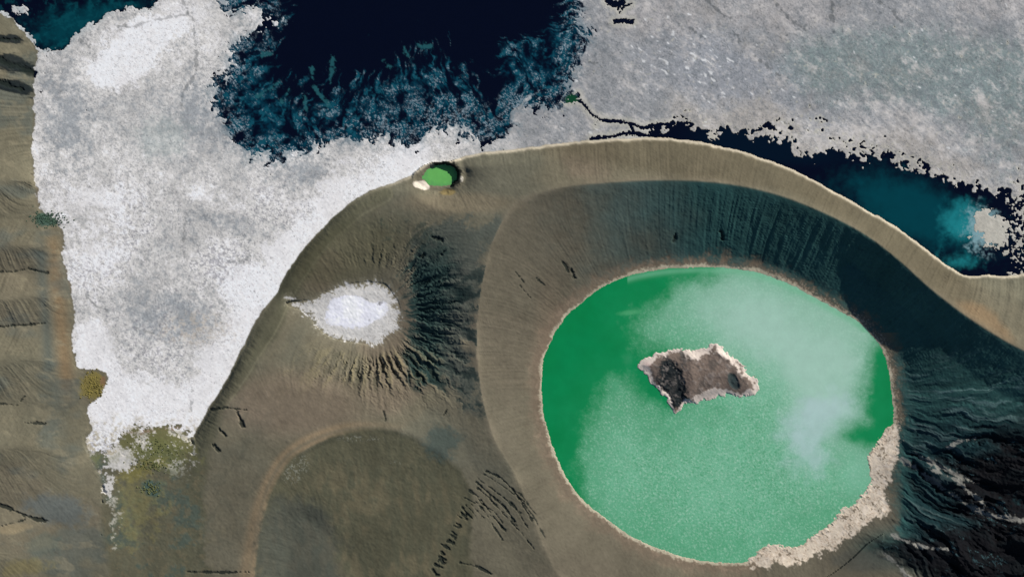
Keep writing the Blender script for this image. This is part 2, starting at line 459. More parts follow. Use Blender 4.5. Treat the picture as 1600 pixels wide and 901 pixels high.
Z = np.where(dIsl < 4, np.maximum(np.where(dIsl < 0, isl, ZL - 2), np.where(dIsl > 2, ZL - 2.5, -999)), Z)

# ------------------------------------------------------------------ colours of the ground (shade is painted into some walls and hollows)
C = np.zeros((NY, NX, 3), np.float32)
C[:] = lin((113, 107, 89))
vb = 1 + 0.05 * nB + 0.035 * nA
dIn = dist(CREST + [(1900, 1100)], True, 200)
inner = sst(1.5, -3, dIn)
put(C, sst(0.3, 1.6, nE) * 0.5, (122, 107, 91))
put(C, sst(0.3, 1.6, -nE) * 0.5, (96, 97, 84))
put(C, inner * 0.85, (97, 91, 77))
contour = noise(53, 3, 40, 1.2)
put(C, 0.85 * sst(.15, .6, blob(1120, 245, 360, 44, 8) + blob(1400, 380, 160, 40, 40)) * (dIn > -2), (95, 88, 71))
put(C, 0.55 * sst(0.5, 0.9, blob(1540, 510, 80, 30, 38) + nB * .1), (138, 112, 82))
put(C, 0.5 * sst(0.2, 0.8, blob(460, 630, 130, 60)), (128, 111, 95))
put(C, 0.8 * sst(0.25, 0.8, blob(720, 318, 110, 20, 0)), (122, 112, 92))
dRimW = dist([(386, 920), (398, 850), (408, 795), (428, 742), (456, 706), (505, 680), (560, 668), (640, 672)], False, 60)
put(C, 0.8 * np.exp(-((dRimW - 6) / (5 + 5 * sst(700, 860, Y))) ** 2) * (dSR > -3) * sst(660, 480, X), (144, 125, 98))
put(C, 0.4 * sst(0.3, 0.9, blob(860, 560, 34, 150, 0)), (124, 108, 90))
put(C, 0.5 * np.exp(-(dCrest / 6.0) ** 2) * (0.7 + 0.3 * nB), (124, 115, 97))
dSh2 = dist([(300, 700), (312, 760), (310, 830), (318, 880)], False, 30)
put(C, 0.6 * sst(7, 0, dSh2 + nD * 3 + nA * 2), (52, 66, 60))
put(C, 0.35 * sst(.4, 1.5, noise(58, 4, 60, 1.3, -60, 2.5)) * np.clip(blob(350, 720, 60, 130) * 1.3, 0, 1), (84, 84, 72))
put(C, 0.3 * sst(.4, 1.5, noise(59, 4, 60, 1.3)) * np.clip(blob(200, 830, 130, 90) * 1.4, 0, 1), (68, 82, 74))
put(C, 0.3 * sst(.5, 1.6, noise(60, 4, 40, 1.2)) * np.clip(blob(170, 830, 150, 90) * 1.4, 0, 1), (134, 124, 94))
# olive strip on the shore ridge
dWR = dist([(280, 900), (296, 800), (318, 690), (350, 620), (388, 560), (420, 505), (440, 465), (462, 425), (500, 378), (550, 332), (600, 303)], False, 60)
put(C, 0.7 * sst(24, 8, dWR + nB * 3) * (land < 0), (84, 84, 66))
put(C, 0.6 * np.exp(-((dWR - 14 + nB) / 1.6) ** 2) * (Y < 640) * (land < 0), (122, 118, 96))
# floor and walls of the southern crater
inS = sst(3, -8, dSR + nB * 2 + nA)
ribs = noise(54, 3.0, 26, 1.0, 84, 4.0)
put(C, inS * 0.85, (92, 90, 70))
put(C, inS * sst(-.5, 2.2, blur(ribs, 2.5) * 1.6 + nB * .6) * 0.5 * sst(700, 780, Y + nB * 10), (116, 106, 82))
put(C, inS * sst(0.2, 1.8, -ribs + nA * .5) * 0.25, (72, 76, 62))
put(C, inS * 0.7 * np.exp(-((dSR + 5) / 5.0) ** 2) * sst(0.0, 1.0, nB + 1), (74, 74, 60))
dFl = dist([(392, 960), (402, 870), (418, 800), (440, 782), (480, 784), (512, 796), (530, 830), (540, 880), (545, 960)], True, 60)
put(C, sst(12, -16, dFl + nA * 3 + nB * 7) * 0.6, (74, 79, 74))
rub = 1 - np.abs(noise(56, 3.0, 30, 1.1))
put(C, inS * 0.6 * sst(0.55, 1.1, rub * np.clip(1.5 * blob(462, 735, 34, 20, -50) + 1.3 * blob(565, 684, 50, 7) + 0.9 * blob(620, 722, 34, 7) + .5 * blob(520, 710, 40, 20), 0, 1.2)), (152, 152, 136))
put(C, 0.75 * sst(0.3, 0.8, blob(690, 690, 34, 34) + nA * .08 + nD * .05), (62, 76, 72))
# left hills
inL = sst(2, -4, dLeft)
fLeft = noise(57, 3, 30, 1.2, 15, 4.0)
put(C, inL * 0.6, (112, 107, 88))
put(C, inL * 0.7 * np.exp(-((X - 90 - 0.10 * (Y - 450)) / 12) ** 2) * sst(340, 400, Y) * sst(640, 590, Y), (128, 106, 78))
put(C, inL * 0.6 * np.exp(-((X - 68 - 0.08 * (Y - 450)) / 10) ** 2) * sst(340, 400, Y) * sst(620, 560, Y), (80, 90, 86))
put(C, inL * 0.5 * sst(0.2, 1.5, noise(51, 12, 160, 1.8, 4, 1.6) + 0.1), (84, 94, 90))
put(C, inL * 0.45 * sst(0.3, 1.6, noise(52, 4, 50, 1.4, 10, 2.0)), (132, 124, 102))
put(C, inL * 0.45 * sst(0.5, 1.7, g1 * .8 + nA * .4), (74, 74, 62))
put(C, inL * 0.9 * sst(0.35, 0.6, blob(14, 98, 48, 15, 14) + blob(20, 136, 40, 12, 16) * .9 + blob(14, 62, 38, 8, 4) * .9 + nA * .06 + fLeft * .10), (12, 26, 32))  # bands of valley shade painted near black
# valley floor: olive, yellow and blue-green mottle
inV = sst(3, -10, dValley + nA * 5) * sst(-6, 8, dLeft + 6)
put(C, inV * 0.75, (98, 96, 76))
put(C, inV * 0.7 * sst(0.3, 1.3, nB + nA * .4), (74, 88, 80))
put(C, inV * 0.5 * sst(0.4, 1.4, nD), (116, 106, 82))
put(C, 0.85 * sst(0.2, 0.8, near(blob(250, 705, 46, 32, 0), nA * .14 + nD * .06)), (102, 108, 74))
put(C, 0.75 * sst(0.2, 0.9, near(blob(222, 732, 48, 15, -22), nA * .16 + nD * .06)), (132, 124, 68))
put(C, 0.55 * sst(0.2, 0.9, near(blob(215, 790, 40, 60, 10), nA * .2 + nD * .12)), (126, 120, 78))
put(C, 0.8 * sst(0.8, 1.2, near(blob(176, 790, 16, 70, -6), nA * .2 + nC * .1 + nD * .18)), (176, 172, 158))
put(C, 0.8 * sst(0.35, 0.9, near(blob(236, 762, 20, 16), nA * .12)), (62, 88, 84))
put(C, 0.6 * sst(0.4, 0.9, near(blob(235, 672, 70, 5, -4), nC * .2 + nA * .2 - .1)), (150, 116, 92))
put(C, 0.9 * sst(0.25, 0.55, near(blob(146, 602, 21, 22), nA * .08 + nC * .04)), (126, 114, 62))
put(C, 0.6 * sst(0.4, 0.8, near(blob(161, 596, 6, 12), nA * .1)), (132, 96, 78))
put(C, 0.9 * sst(0.25, 0.6, near(blob(76, 342, 26, 11), nA * .1 + nC * .04)), (58, 84, 74))
put(C, 0.6 * sst(0.25, 0.8, near(blob(90, 795, 60, 30, 10), nA * .08)), (88, 100, 102))
put(C, 0.5 * sst(0.3, 0.8, near(blob(20, 825, 40, 9, -8), nA * .08)), (150, 134, 104))
put(C, 0.6 * sst(0.3, 0.8, near(blob(40, 885, 44, 16, -8), nA * .12)), (128, 118, 80))
put(C, 0.4 * sst(0.3, 0.8, near(blob(70, 850, 40, 24), nA * .1)), (76, 92, 86))
put(C, 0.9 * sst(0.75, 1.0, near(blob(182, 700, 34, 26) + blob(195, 722, 30, 16) + blob(170, 755, 12, 34) * .9, nA * .2 + nC * .09 + nD * .12)), (206, 202, 196))
put(C, .5 * inV * sst(690, 655, Y - 40 + nD * 8), (120, 118, 66))
put(C, 0.85 * inV * sst(.1, 1.1, nA * .6 + nC * .5 + 1.4 * np.exp(-(np.clip(-land, 0, 60) / 9.0) ** 2) - .35) * sst(760, 700, Y), (208, 202, 192))
# small crater: darker green-brown basin, its eastern wall's blue-green shade painted in
put(C, 0.6 * sst(0.15, 0.8, blob(540, 395, 120, 56, -20)), (86, 84, 62))
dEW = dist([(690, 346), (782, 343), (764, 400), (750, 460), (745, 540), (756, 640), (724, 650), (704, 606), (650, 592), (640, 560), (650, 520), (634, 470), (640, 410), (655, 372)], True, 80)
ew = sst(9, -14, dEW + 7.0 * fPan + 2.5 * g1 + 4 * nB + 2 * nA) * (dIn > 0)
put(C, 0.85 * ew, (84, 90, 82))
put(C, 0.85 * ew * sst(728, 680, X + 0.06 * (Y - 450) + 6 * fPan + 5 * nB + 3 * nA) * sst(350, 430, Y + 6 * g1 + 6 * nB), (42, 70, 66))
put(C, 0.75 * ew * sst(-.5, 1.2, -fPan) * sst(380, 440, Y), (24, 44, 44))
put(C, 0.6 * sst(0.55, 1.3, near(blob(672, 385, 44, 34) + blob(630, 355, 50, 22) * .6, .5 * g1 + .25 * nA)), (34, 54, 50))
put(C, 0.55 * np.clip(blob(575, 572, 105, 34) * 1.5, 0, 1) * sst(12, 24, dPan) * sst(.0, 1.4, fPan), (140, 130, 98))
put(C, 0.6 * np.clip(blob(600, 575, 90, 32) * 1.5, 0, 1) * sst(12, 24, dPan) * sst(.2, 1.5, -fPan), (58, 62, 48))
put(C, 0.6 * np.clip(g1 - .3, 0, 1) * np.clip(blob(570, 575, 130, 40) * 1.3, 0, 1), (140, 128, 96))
# shore of the green lake: cream line, pink-brown apron
ap = sst(30, 6, dLake + nA * 3 + 14 * sst(1200, 1300, X)) * (dLake > -3)
put(C, ap * 0.5, (134, 116, 98))
put(C, ap * 0.3 * sst(0.4, 1.4, nD), (158, 138, 118))
put(C, sst(5.0, 1.0, dLake + nC * 0.9 + nA * 1.4 + nE * 1.1) * (0.65 + 0.25 * sst(-.5, .8, nD)), (200, 190, 164))
put(C, .5 * sst(8, 3, dLake + 2 * nA) * sst(4, 8, dLake + 2 * nA) , (92, 84, 66))
put(C, 0.6 * sst(15, 5, dLake + nC * 4) * sst(0.2, 1.0, noise(61, 2.5, 10, .5)) * (X > 1200), (190, 170, 146))
# the northern and eastern walls have teal shade painted in, the corner black lava
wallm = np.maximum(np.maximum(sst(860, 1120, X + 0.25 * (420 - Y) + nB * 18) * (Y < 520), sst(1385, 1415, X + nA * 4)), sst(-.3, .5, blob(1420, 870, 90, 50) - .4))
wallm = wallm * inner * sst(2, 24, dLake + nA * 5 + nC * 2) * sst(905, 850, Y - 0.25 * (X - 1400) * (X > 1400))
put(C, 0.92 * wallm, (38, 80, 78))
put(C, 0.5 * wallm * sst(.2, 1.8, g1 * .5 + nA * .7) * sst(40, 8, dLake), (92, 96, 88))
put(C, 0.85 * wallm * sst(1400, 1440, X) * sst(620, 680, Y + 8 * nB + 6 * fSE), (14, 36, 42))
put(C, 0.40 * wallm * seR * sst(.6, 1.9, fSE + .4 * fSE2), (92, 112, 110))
put(C, 0.8 * wallm * seR * sst(.4, 1.6, -fSE2) * (.3 + .7 * sst(600, 700, Y)), (9, 17, 22))  # black shadow lines painted into the hollows
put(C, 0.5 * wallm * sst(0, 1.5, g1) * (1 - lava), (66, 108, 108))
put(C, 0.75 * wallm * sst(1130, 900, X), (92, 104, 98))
st2 = noise(72, 2.6, 30, 1.0, 10, 5.0)
put(C, 0.6 * sst(0.4, 1.8, fSE) * np.clip(blob(1530, 610, 80, 40, 12) * 1.4, 0, 1), (110, 140, 136))
put(C, 0.97 * lava * sst(-2.2, -0.2, LV * .6 + nD * .5 + .5), (8, 12, 16))
LL = 1 - np.abs(fSE * .8 + nA * .4)
put(C, 0.85 * lava * sst(0.78, 1.0, LL) * sst(.1, 1.6, noise(73, 10, 80, 1.2, 18, 2)), (64, 92, 96))
for q, w in (([(1410, 716), (1440, 738), (1475, 762), (1505, 784), (1540, 802), (1600, 812)], 4.5), ([(1425, 706), (1470, 730), (1520, 752)], 3.0), ([(1450, 732), (1490, 748), (1540, 790)], 2.0), ([(1375, 860), (1400, 880), (1420, 901)], 4.0),
             ([(1395, 835), (1430, 850), (1480, 858)], 3.0), ([(1480, 700), (1495, 690), (1520, 684)], 2.5)):
    put(C, sst(w, w * .2, dist(q, False, 20) + nA * 2.0 + nC * .5) * .7, (142, 140, 132))
put(C, 0.7 * sst(0.3, 0.8, blob(1350, 875, 60, 22) + .06 * nA), (80, 80, 72))
# cream crust
put(C, crustm, (214, 199, 178))
put(C, crustm * 0.6 * sst(0.6, 1.0, 1 - np.abs(nD) * .8), (172, 148, 126))
put(C, crustm * 0.6 * sst(0.4, 1.3, noise(62, 4, 26, 1.2)), (226, 212, 194))
put(C, crustm * 0.8 * sst(0.9, 1.6, nC * 0.6 + nD * .8), (96, 82, 62))
# island, the shade of its two hollows painted dark
im = dIsl < 3
ic = sst(-4.0, -9, dIsl + nA * 1.8 + nD * 1.0 + 7.0 * (blob(1008, 568, 16, 14) + blob(1094, 552, 22, 12) * 1.5 + blob(1180, 606, 9, 18) + blob(1115, 614, 22, 12) * 1.7))
Ci = np.zeros_like(C); Ci[:] = lin((208, 194, 182))
put(Ci, ic, (118, 104, 94))
put(Ci, ic * 0.95 * sst(0.25, 0.5, near(blob(1048, 592, 22, 34, -8) + .8 * blob(1062, 625, 13, 16), nA * .10 + nD * .08)), (20, 32, 36))
put(Ci, ic * .5 * sst(.4, 1.4, nD + .3 * nA), (146, 136, 128))
put(Ci, ic * .5 * sst(.6, 1.5, nA - nD * .5), (74, 72, 68))
put(Ci, .8 * sst(.4, .7, near(blob(1066, 553, 4, 9, -25), .1 * nA)), (40, 42, 42))
put(Ci, 0.85 * sst(0.35, 0.65, blob(1146, 596, 9, 18, -25) + nA * .06), (36, 58, 60))
put(Ci, 0.3 * blob(1012, 569, 5, 4), (186, 140, 140))
C[im] = Ci[im]
# beach line along the northern shore
bl = np.exp(-((land + 1.5) / 2.6) ** 2) * sst(560, 680, X) * (Y < 480) * (dShore < 8) * (dShore > -8)
put(C, bl * 0.8, (208, 196, 172))
put(C, 0.95 * sst(0.35, 0.55, blob(658, 289, 15, 8, 14) + nA * .05) * (dPond > -1), (226, 214, 196))
put(C, 0.8 * sst(0.4, 0.7, blob(720, 280, 6, 6) + nA * .06) * (dPond > -1), (214, 206, 190))
put(C, 0.6 * sst(0.4, 0.7, blob(700, 300, 16, 6) + nA * .06) * (dPond > 0), (140, 120, 70))
put(C, 0.95 * sst(.35, .7, hi) * sst(8, 5, dPond) * (dPond > -2) * (land < 0), (22, 26, 24))  # crescent shadow painted as black on the pit wall
# salt pan
pm = sst(1.2, -1.2, pan_e)
put(C, .5 * sst(12, 0, pan_e) * (dPan < 30), (150, 144, 124))
put(C, pm, (206, 203, 198))
dCore = dist([(508, 492), (520, 470), (545, 460), (562, 464), (578, 474), (600, 470), (606, 478), (602, 492), (588, 500), (572, 510), (556, 512), (535, 510), (516, 506)], True, 30)
put(C, pm * 0.8 * sst(0.75, 1.0, 1 - np.abs(noise(63, 3, 24, 1.1, 20, 1.8))) * sst(-4, 3, dCore), (158, 154, 148))
put(C, pm * sst(2, -2.5, dCore + nA * 1.5 + nC), (236, 236, 244))
put(C, pm * 0.85 * sst(0.6, 1.0, near(blob(572, 466, 9, 4, 30) + blob(594, 474, 7, 5) + blob(578, 500, 5, 4) + .8 * blob(606, 458, 6, 6), nA * .2)), (128, 126, 128))

# salt flats
S = np.zeros_like(C); S[:] = lin((219, 215, 209))
nS = noise(81, 2.5, 30, 1.0)
nS2 = noise(82, 3.0, 80, 1.4, 35, 1.8)
leftflat = sst(860, 700, X)
dStrip = dist([(298, 690), (318, 652), (358, 585), (396, 507), (432, 458), (470, 394), (530, 331), (608, 287), (650, 262)], False, 90)
br = 1.0 * sst(62, 10, dStrip + 10 * nB + 7 * nA) * sst(700, 640, X) + 0.8 * sst(0.3, 0.7, near(blob(390, 450, 50, 44, -30), .1 * nD))
br += 0.75 * sst(.25, .6, near(blob(205, 88, 66, 26, -30) + blob(190, 100, 40, 36) * .8 + blob(240, 40, 60, 20, -10) * .7, .12 * nD + .05 * nA)) + .35 * blob(300, 15, 40, 40) + .4 * blob(420, 25, 30, 14)
br += 0.9 * sst(.2, .7, near(blob(210, 635, 110, 50) + blob(145, 545, 34, 50), .08 * nD)) + .5 * sst(.3, .8, near(blob(140, 315, 80, 30) + blob(150, 400, 60, 50) * .8 + blob(340, 320, 60, 26, 20) * .7, .2 * nD + .1 * nA))
br -= 0.60 * sst(.2, 1.0, near(blob(105, 190, 46, 90) + blob(300, 150, 26, 60) * .8 + blob(270, 70, 40, 12, -20) * .5, .14 * nD)) + .35 * (blob(290, 200, 130, 60)) + .5 * sst(.2, .9, near(blob(470, 268, 56, 26, -14) + blob(370, 350, 70, 26, 10) * .8, .12 * nD)) + 0.45 * sst(.2, 1.0, near(blob(270, 500, 120, 54), .12 * nD))
nL = noise(97, 3.2, 40, 1.2)
lace = sst(.62, 1.0, 1 - np.abs(noise(98, 3.0, 40, 1.3)))
spots = sst(1.0, 1.9, noise(99, 3.2, 16, .9) + .5 * nB)
v = leftflat * (br * 1.15 + 0.10 * nB + 0.16 * nS * (1 - np.clip(br, 0, .8)) + 0.10 * nS2 + .04)
put(S, np.clip(v * 1.5, 0, 1), (246, 243, 241))
put(S, np.clip(-v * 1.4, 0, 1) * 0.85, (156, 161, 164))
vein = lambda sd, lo, hi, w, b=1.2: sst(w, 0, np.abs(noise(sd, lo, hi, b)))
fl1 = np.maximum(vein(105, 3.2, 26, .20), vein(111, 3.0, 40, .16)) * sst(-1.0, .8, nD)
fl2 = np.maximum(vein(106, 4.0, 60, .10, 1.4), .5 * sst(.6, 1.8, noise(112, 2.4, 8, .5)))
put(S, leftflat * 0.5 * lace * (1 - .75 * np.clip(br, 0, 1)), (128, 130, 134))
put(S, leftflat * (.42 * fl1 + .34 * fl2) * (1 - .72 * np.clip(br, 0, 1)), (106, 110, 114))
put(S, leftflat * 0.55 * spots * (1 - .75 * np.clip(br, 0, 1)) * sst(240, 330, Y), (126, 124, 132))
put(S, leftflat * 0.45 * sst(0.3, 0.8, blob(310, 515, 80, 34)) * sst(-.3, 1.2, nS), (180, 166, 146))
put(S, leftflat * 0.4 * sst(.3, .8, near(blob(255, 215, 50, 40), .1 * nD)), (158, 170, 166))
# north-eastern flat: grey, streaked down to the right
rf = 1 - leftflat
put(S, rf, (158, 159, 160))
nT = noise(83, 2.4, 22, 0.9, 32, 2.2); nU = noise(84, 4, 60, 1.3, 40, 2.0)
put(S, rf * sst(0.15, 0.75, near(blob(1450, 110, 170, 60, 6) + 0.8 * blob(1570, 170, 70, 90) + .5 * blob(1280, 110, 70, 50), nB * .08 + nD * .08)) * 0.85, (130, 146, 144))
put(S, rf * sst(0.3, 0.9, blob(1120, 110, 170, 70, 20) + nB * .1) * 0.5, (156, 160, 168))
put(S, rf * sst(0.3, 0.9, near(blob(1020, 25, 90, 40) + blob(1230, 20, 120, 40) + blob(1560, 10, 90, 26), .1 * nD)) * .6, (186, 180, 176))
warm = sst(58, 12, dChan + 8 * nB + 5 * nA) * sst(1000, 1080, X)
put(S, rf * warm * .7, (192, 184, 174))
lace2 = sst(.60, 1.0, 1 - np.abs(noise(101, 3.0, 50, 1.3, 36, 2.0)))
lace3 = sst(.70, 1.0, 1 - np.abs(noise(102, 3.0, 60, 1.3)))
put(S, rf * .5 * lace2, (120, 124, 128))
put(S, rf * .3 * lace3, (196, 194, 194))
put(S, rf * (.60 * fl1 + .50 * fl2), (90, 95, 98))
put(S, rf * .30 * vein(113, 3.0, 50, .2), (206, 204, 200))
v = 0.15 * nT + 0.25 * nU + 0.15 * nS + 0.75 * (blob(1440, 200, 90, 24, 20) + blob(1300, 210, 100, 20) + blob(930, 200, 60, 30) * .5 + blob(1538, 165, 10, 30, -25) * 1.5) - .15
put(S, rf * np.clip(v, 0, 1) * 0.8, (216, 210, 204))
put(S, rf * np.clip(-v - .2, 0, 1) * 0.7, (112, 118, 122))
bw = noise(85, 4.0, 14, .8, 38, 2.0)
put(S, rf * sst(1.5, 2.4, bw * .6 + noise(108, 5, 26, 1.2, 34, 1.8) * .7 + 1.3 * blob(1080, 100, 110, 50, 30) - .55) * 0.8, (226, 226, 224))
# cracks in the crust
cr = [[(284, -5), (290, 12), (300, 28), (304, 50), (306, 90), (303, 120), (288, 140), (284, 165)], [(300, 20), (275, 26), (240, 32), (205, 42), (180, 40)], [(125, 62), (140, 74), (158, 88)],
      [(1098, -5), (1110, 6), (1126, 20), (1142, 30)], [(1142, 44), (1156, 64)], [(1076, 42), (1096, 58)], [(1180, 90), (1200, 105), (1215, 116)], [(1215, 10), (1240, 34), (1262, 50)],
      [(1368, -4), (1390, 14), (1408, 34)], [(1300, 0), (1302, 50)], [(130, 455), (150, 478), (170, 484)], [(300, 600), (298, 640)], [(360, 410), (380, 408), (392, 400)], [(915, 97), (934, 98)],
      [(290, 340), (286, 380), (288, 405)], [(200, 508), (240, 520)], [(1220, 60), (1260, 40)], [(860, 130), (850, 120)]]
jx = noise(86, 6, 30, 1.0) * 1.6
for k, q in enumerate(cr):
    put(S, sst(2.4, 0.4, dist(q, False, 20) + jx) * (0.6 if q[0][0] > 900 else 0.45), (84, 90, 92))
for s, w in ((87, .6), (88, .45), (107, .4)):
    put(S, sst(.055, 0.0, np.abs(noise(s, 4, 120, 1.6))) * w * sst(-.6, .8, nB), (110, 116, 120))
put(S, 0.6 * sst(1.9, 2.6, noise(89, 3.0, 9, .5) + .5 * blob(200, 350, 90, 50)) * leftflat, (120, 116, 122))
# crust thinning out over water: teal and dark
edge = sst(-26, 2, wDeep + 5 * fDeep) * sst(-.8, 1.0, nD + .5 * fDeep)
put(S, edge * 0.6, (104, 128, 138))
put(S, .7 * sst(-12, 0, wDeep) * sst(.3, 1.2, nA), (40, 74, 90))
put(S, .4 * sst(-14, 0, wNW) * sst(-.5, 1.0, nA), (110, 136, 142))
edge2 = sst(-10, 0, wCh)
put(S, edge2 * 0.6 * sst(.2, .9, rf), (196, 192, 176))
put(S, .6 * sst(640, 690, Y + 6 * nD) * sst(.0, 1.2, nD + .4 * nA) * (X > 130) * (X < 320), (160, 146, 104))
sm = sst(-0.5, 0.8, land)
for k in range(3):
    C[..., k] = C[..., k] * (1 - sm) + S[..., k] * sm
C *= (vb * (1 + 0.022 * nC))[..., None]
# a few dark gashes and ribs; the top left ones deepen the painted shade bands
marks = [([(330, 640), (352, 636), (386, 640)], 1.5), ([(372, 644), (380, 664)], 4.0), ([(344, 670), (354, 680)], 4.5), ([(336, 695), (342, 702)], 3), ([(0, 424), (20, 425), (45, 420), (75, 427)], 1.8), ([(0, 510), (30, 508), (70, 505)], 2.2),
         ([(0, 787), (30, 800), (60, 812), (75, 813)], 2.6), ([(5, 820), (40, 811)], 1.4), ([(40, 660), (80, 662)], 2.0), ([(0, 96), (30, 104), (52, 116)], 8.0), ([(0, 128), (34, 140)], 4.0), ([(0, 62), (30, 62)], 3.0),
         ([(0, 630), (28, 632), (40, 618)], 2.0), ([(600, 642), (603, 655)], 1.8), ([(692, 650), (698, 640)], 2.2), ([(893, 422), (898, 434)], 4.0), ([(878, 408), (888, 424)], 1.5), ([(1055, 366), (1052, 376)], 4), ([(1126, 362), (1130, 374)], 4),
         ([(290, 892), (340, 893), (390, 892)], 1.6), ([(806, 425), (818, 440)], 1.4), ([(812, 446), (828, 464)], 1.8), ([(838, 434), (850, 444)], 1.4), ([(690, 396), (696, 392)], 5.0), ([(676, 370), (690, 376)], 3.5), ([(656, 402), (662, 398)], 3.5)]
rg = np.random.default_rng(5)
for i in range(13):
    t = i / 12.0
    x = 722 - 40 * t + rg.uniform(-4, 4); y = 800 + 92 * t + rg.uniform(-2, 2); L = rg.uniform(5, 12); k = rg.uniform(.3, .8)
    marks.append(([(x - L * .6, y - L * k * .6), (x, y + rg.uniform(-1, 1)), (x + L * .5, y + L * k * .6)], rg.uniform(1.5, 2.6)))
for i in range(6):
    x = 716 + i * 6 + rg.uniform(-2, 2); y = 796 - 4 * i; L = rg.uniform(12, 26)
    marks.append(([(x, y), (x + L * .5, y + L * .55 + rg.uniform(-2, 2)), (x + L * .9, y + L * .95)], rg.uniform(1.0, 2.2)))
for i in range(7):
    x = 728 + i * 6 + rg.uniform(-3, 3); y = 776 - i * 7 + rg.uniform(-3, 3); L = rg.uniform(50, 100)
    q = [(x + L * u + 4 * math.sin(i + u * 5), y + L * (.55 * u + .5 * u * u) + rg.uniform(-1.5, 1.5)) for u in (0, .25, .5, .75, 1)]
    marks.append((q, rg.uniform(.9, 1.7)))
    marks.append(([q[2], (q[2][0] + 12, q[2][1] + 7), (q[2][0] + 26, q[2][1] + 24)], 1.0))
marks.append(([(718, 878), (745, 884), (768, 896)], 1.8))
for q, w in marks:
    m = sst(w, w * 0.25, dist(q, False, 20, smooth=False) + nA * min(w, 2.5) * .5 + nC * .4)
    put(C, m * 0.85, (30, 38, 34))
    Z -= m * min(w, 3.5) * 1.2
C = np.clip(C, 0.004, 0.90)

# ------------------------------------------------------------------ colours of the waters
Wc = np.zeros_like(C); Wc[:] = lin((3, 7, 26))
t = np.clip(-dAby, -60, 0) * 0
sh = sst(-8, 30, dAby + nB * 9 + fDeep * 12) * sst(20, 0, dDeep)
tn = fDeep * .8 + noise(91, 3.4, 20, 1.0) * .6; tn2 = noise(92, 5, 50, 1.4) * .7 + fDeep * .6
put(Wc, sh * sst(-1.2, 1.0, tn2 + .3) * 0.85, (4, 56, 74))
put(Wc, sh * sst(0.0, 1.8, tn + .5 * tn2) * 0.6, (24, 92, 108))
lc = sst(.55, 1.0, 1 - np.abs(fan(620, -60, noise(103, 3.0, 24, 1.1), 230, .5, nD * 1.4)))
put(Wc, sh * lc * sst(.2, 1.5, .6 * tn2 + 1.3 * sst(-50, 0, dDeep) + .8 * blob(680, 165, 120, 34) + .1) * 0.9, (150, 164, 172))
for q in ([(519, 90), (518, 110), (516, 134)], [(488, 104), (488, 124), (496, 144), (512, 164)], [(452, 142), (440, 160)], [(476, 150), (480, 178)], [(632, 76), (640, 92)], [(600, 96), (610, 106)], [(655, 72), (672, 72)], [(410, 86), (422, 84)], [(400, 150), (420, 140), (436, 128)]):
    put(Wc, sst(3.6, 0.0, dist(q, False, 20) + nA * 1.8 + nC * .8) * .75, (40, 96, 102))
# north-western corner
mN = sst(4, -6, dNW)
put(Wc, mN * sst(0.1, 0.8, 0.9 * blob(140, 40, 110, 40, -10) + tn2 * .13) * .9, (0, 62, 72))
put(Wc, mN * sst(0.5, 1.6, tn + tn2 * .6) * .25, (20, 90, 98))
# channel
put(Wc, sst(0.1, 0.8, blob(1430, 330, 120, 46, 22) + tn2 * .06), (2, 62, 72))
put(Wc, sst(0.25, 1.0, blob(1505, 346, 44, 36) + blob(1500, 410, 50, 16) * .6 + tn2 * .1), (30, 130, 136))
put(Wc, sst(0.3, 1.1, near(blob(1532, 360, 30, 38), nD * .2 + nA * .1)) * .9, (136, 172, 178))
put(Wc, sst(0.3, 0.8, blob(1200, 228, 150, 30, 8)) * .5, (0, 24, 40))
put(Wc, sst(0.3, 0.7, blob(893, 156, 12, 10)), (20, 70, 44))
Wc = np.clip(Wc, 0.0006, 0.7)

G = np.zeros_like(C); G[:] = lin((0, 134, 76))
put(G, sst(0.0, 1.0, 0.5 + 0.25 * nB) * 0.4, (0, 120, 58))
MILK = [(1150, 416), (1110, 436), (1060, 456), (1020, 480), (996, 506), (1000, 530), (1014, 545), (1060, 550), (1090, 600), (1060, 640), (1040, 645), (1012, 628), (985, 604), (958, 600), (946, 620), (924, 650),
        (920, 690), (912, 720), (918, 770), (936, 806), (1000, 860), (1110, 900), (1190, 890), (1260, 860), (1330, 815), (1380, 760), (1376, 712), (1354, 700), (1328, 694), (1322, 682), (1342, 674), (1366, 664), (1368, 650),
        (1360, 638), (1366, 600), (1372, 570), (1366, 540), (1352, 500), (1290, 462), (1210, 424)]
dM = dist(MILK, True, 140)
mk = dM + 6 * nB + 2.5 * nA + 1.5 * nC
right = sst(1280, 1340, X) * sst(520, 560, Y) * sst(700, 680, Y)
milk = (1 - right) * (sst(26, -18, mk) * .66 + sst(0, -90, dM + 8 * nB) * .28) + right * sst(10, -60, mk) * .95
put(G, milk * 1.0, (122, 188, 152))
put(G, milk * .22 * sst(690, 880, Y - .15 * (X - 1000) + 12 * nB), (74, 168, 120))
put(G, .4 * sst(80, 0, mk) * (1 - milk), (30, 146, 90))
gg = noise(95, 2.2, 9, .4)
gh = noise(104, 3.0, 26, 1.0)
put(G, milk * np.clip(0.36 * gg + .12 * gh + .16 * nB + .22, 0, 1), (80, 160, 114))
put(G, milk * np.clip(0.34 * noise(109, 2.4, 9, .5) + .1 * nD, 0, 1), (164, 208, 180))
put(G, milk * sst(0.0, 1.0, 1.0 * blob(1230, 510, 220, 80, 24) + 0.8 * blob(1320, 620, 90, 110) + 0.06 * nB + .03 * nA) * 0.92, (172, 208, 190))
cl = near(blob(1262, 682, 44, 50) + .9 * blob(1310, 640, 50, 32) + .5 * blob(1280, 730, 34, 30), 0.14 * nB + .10 * noise(110, 8, 60, 1.6) + .015 * nA)
put(G, milk * sst(0.15, 1.2, cl) * 0.85, (182, 208, 206))
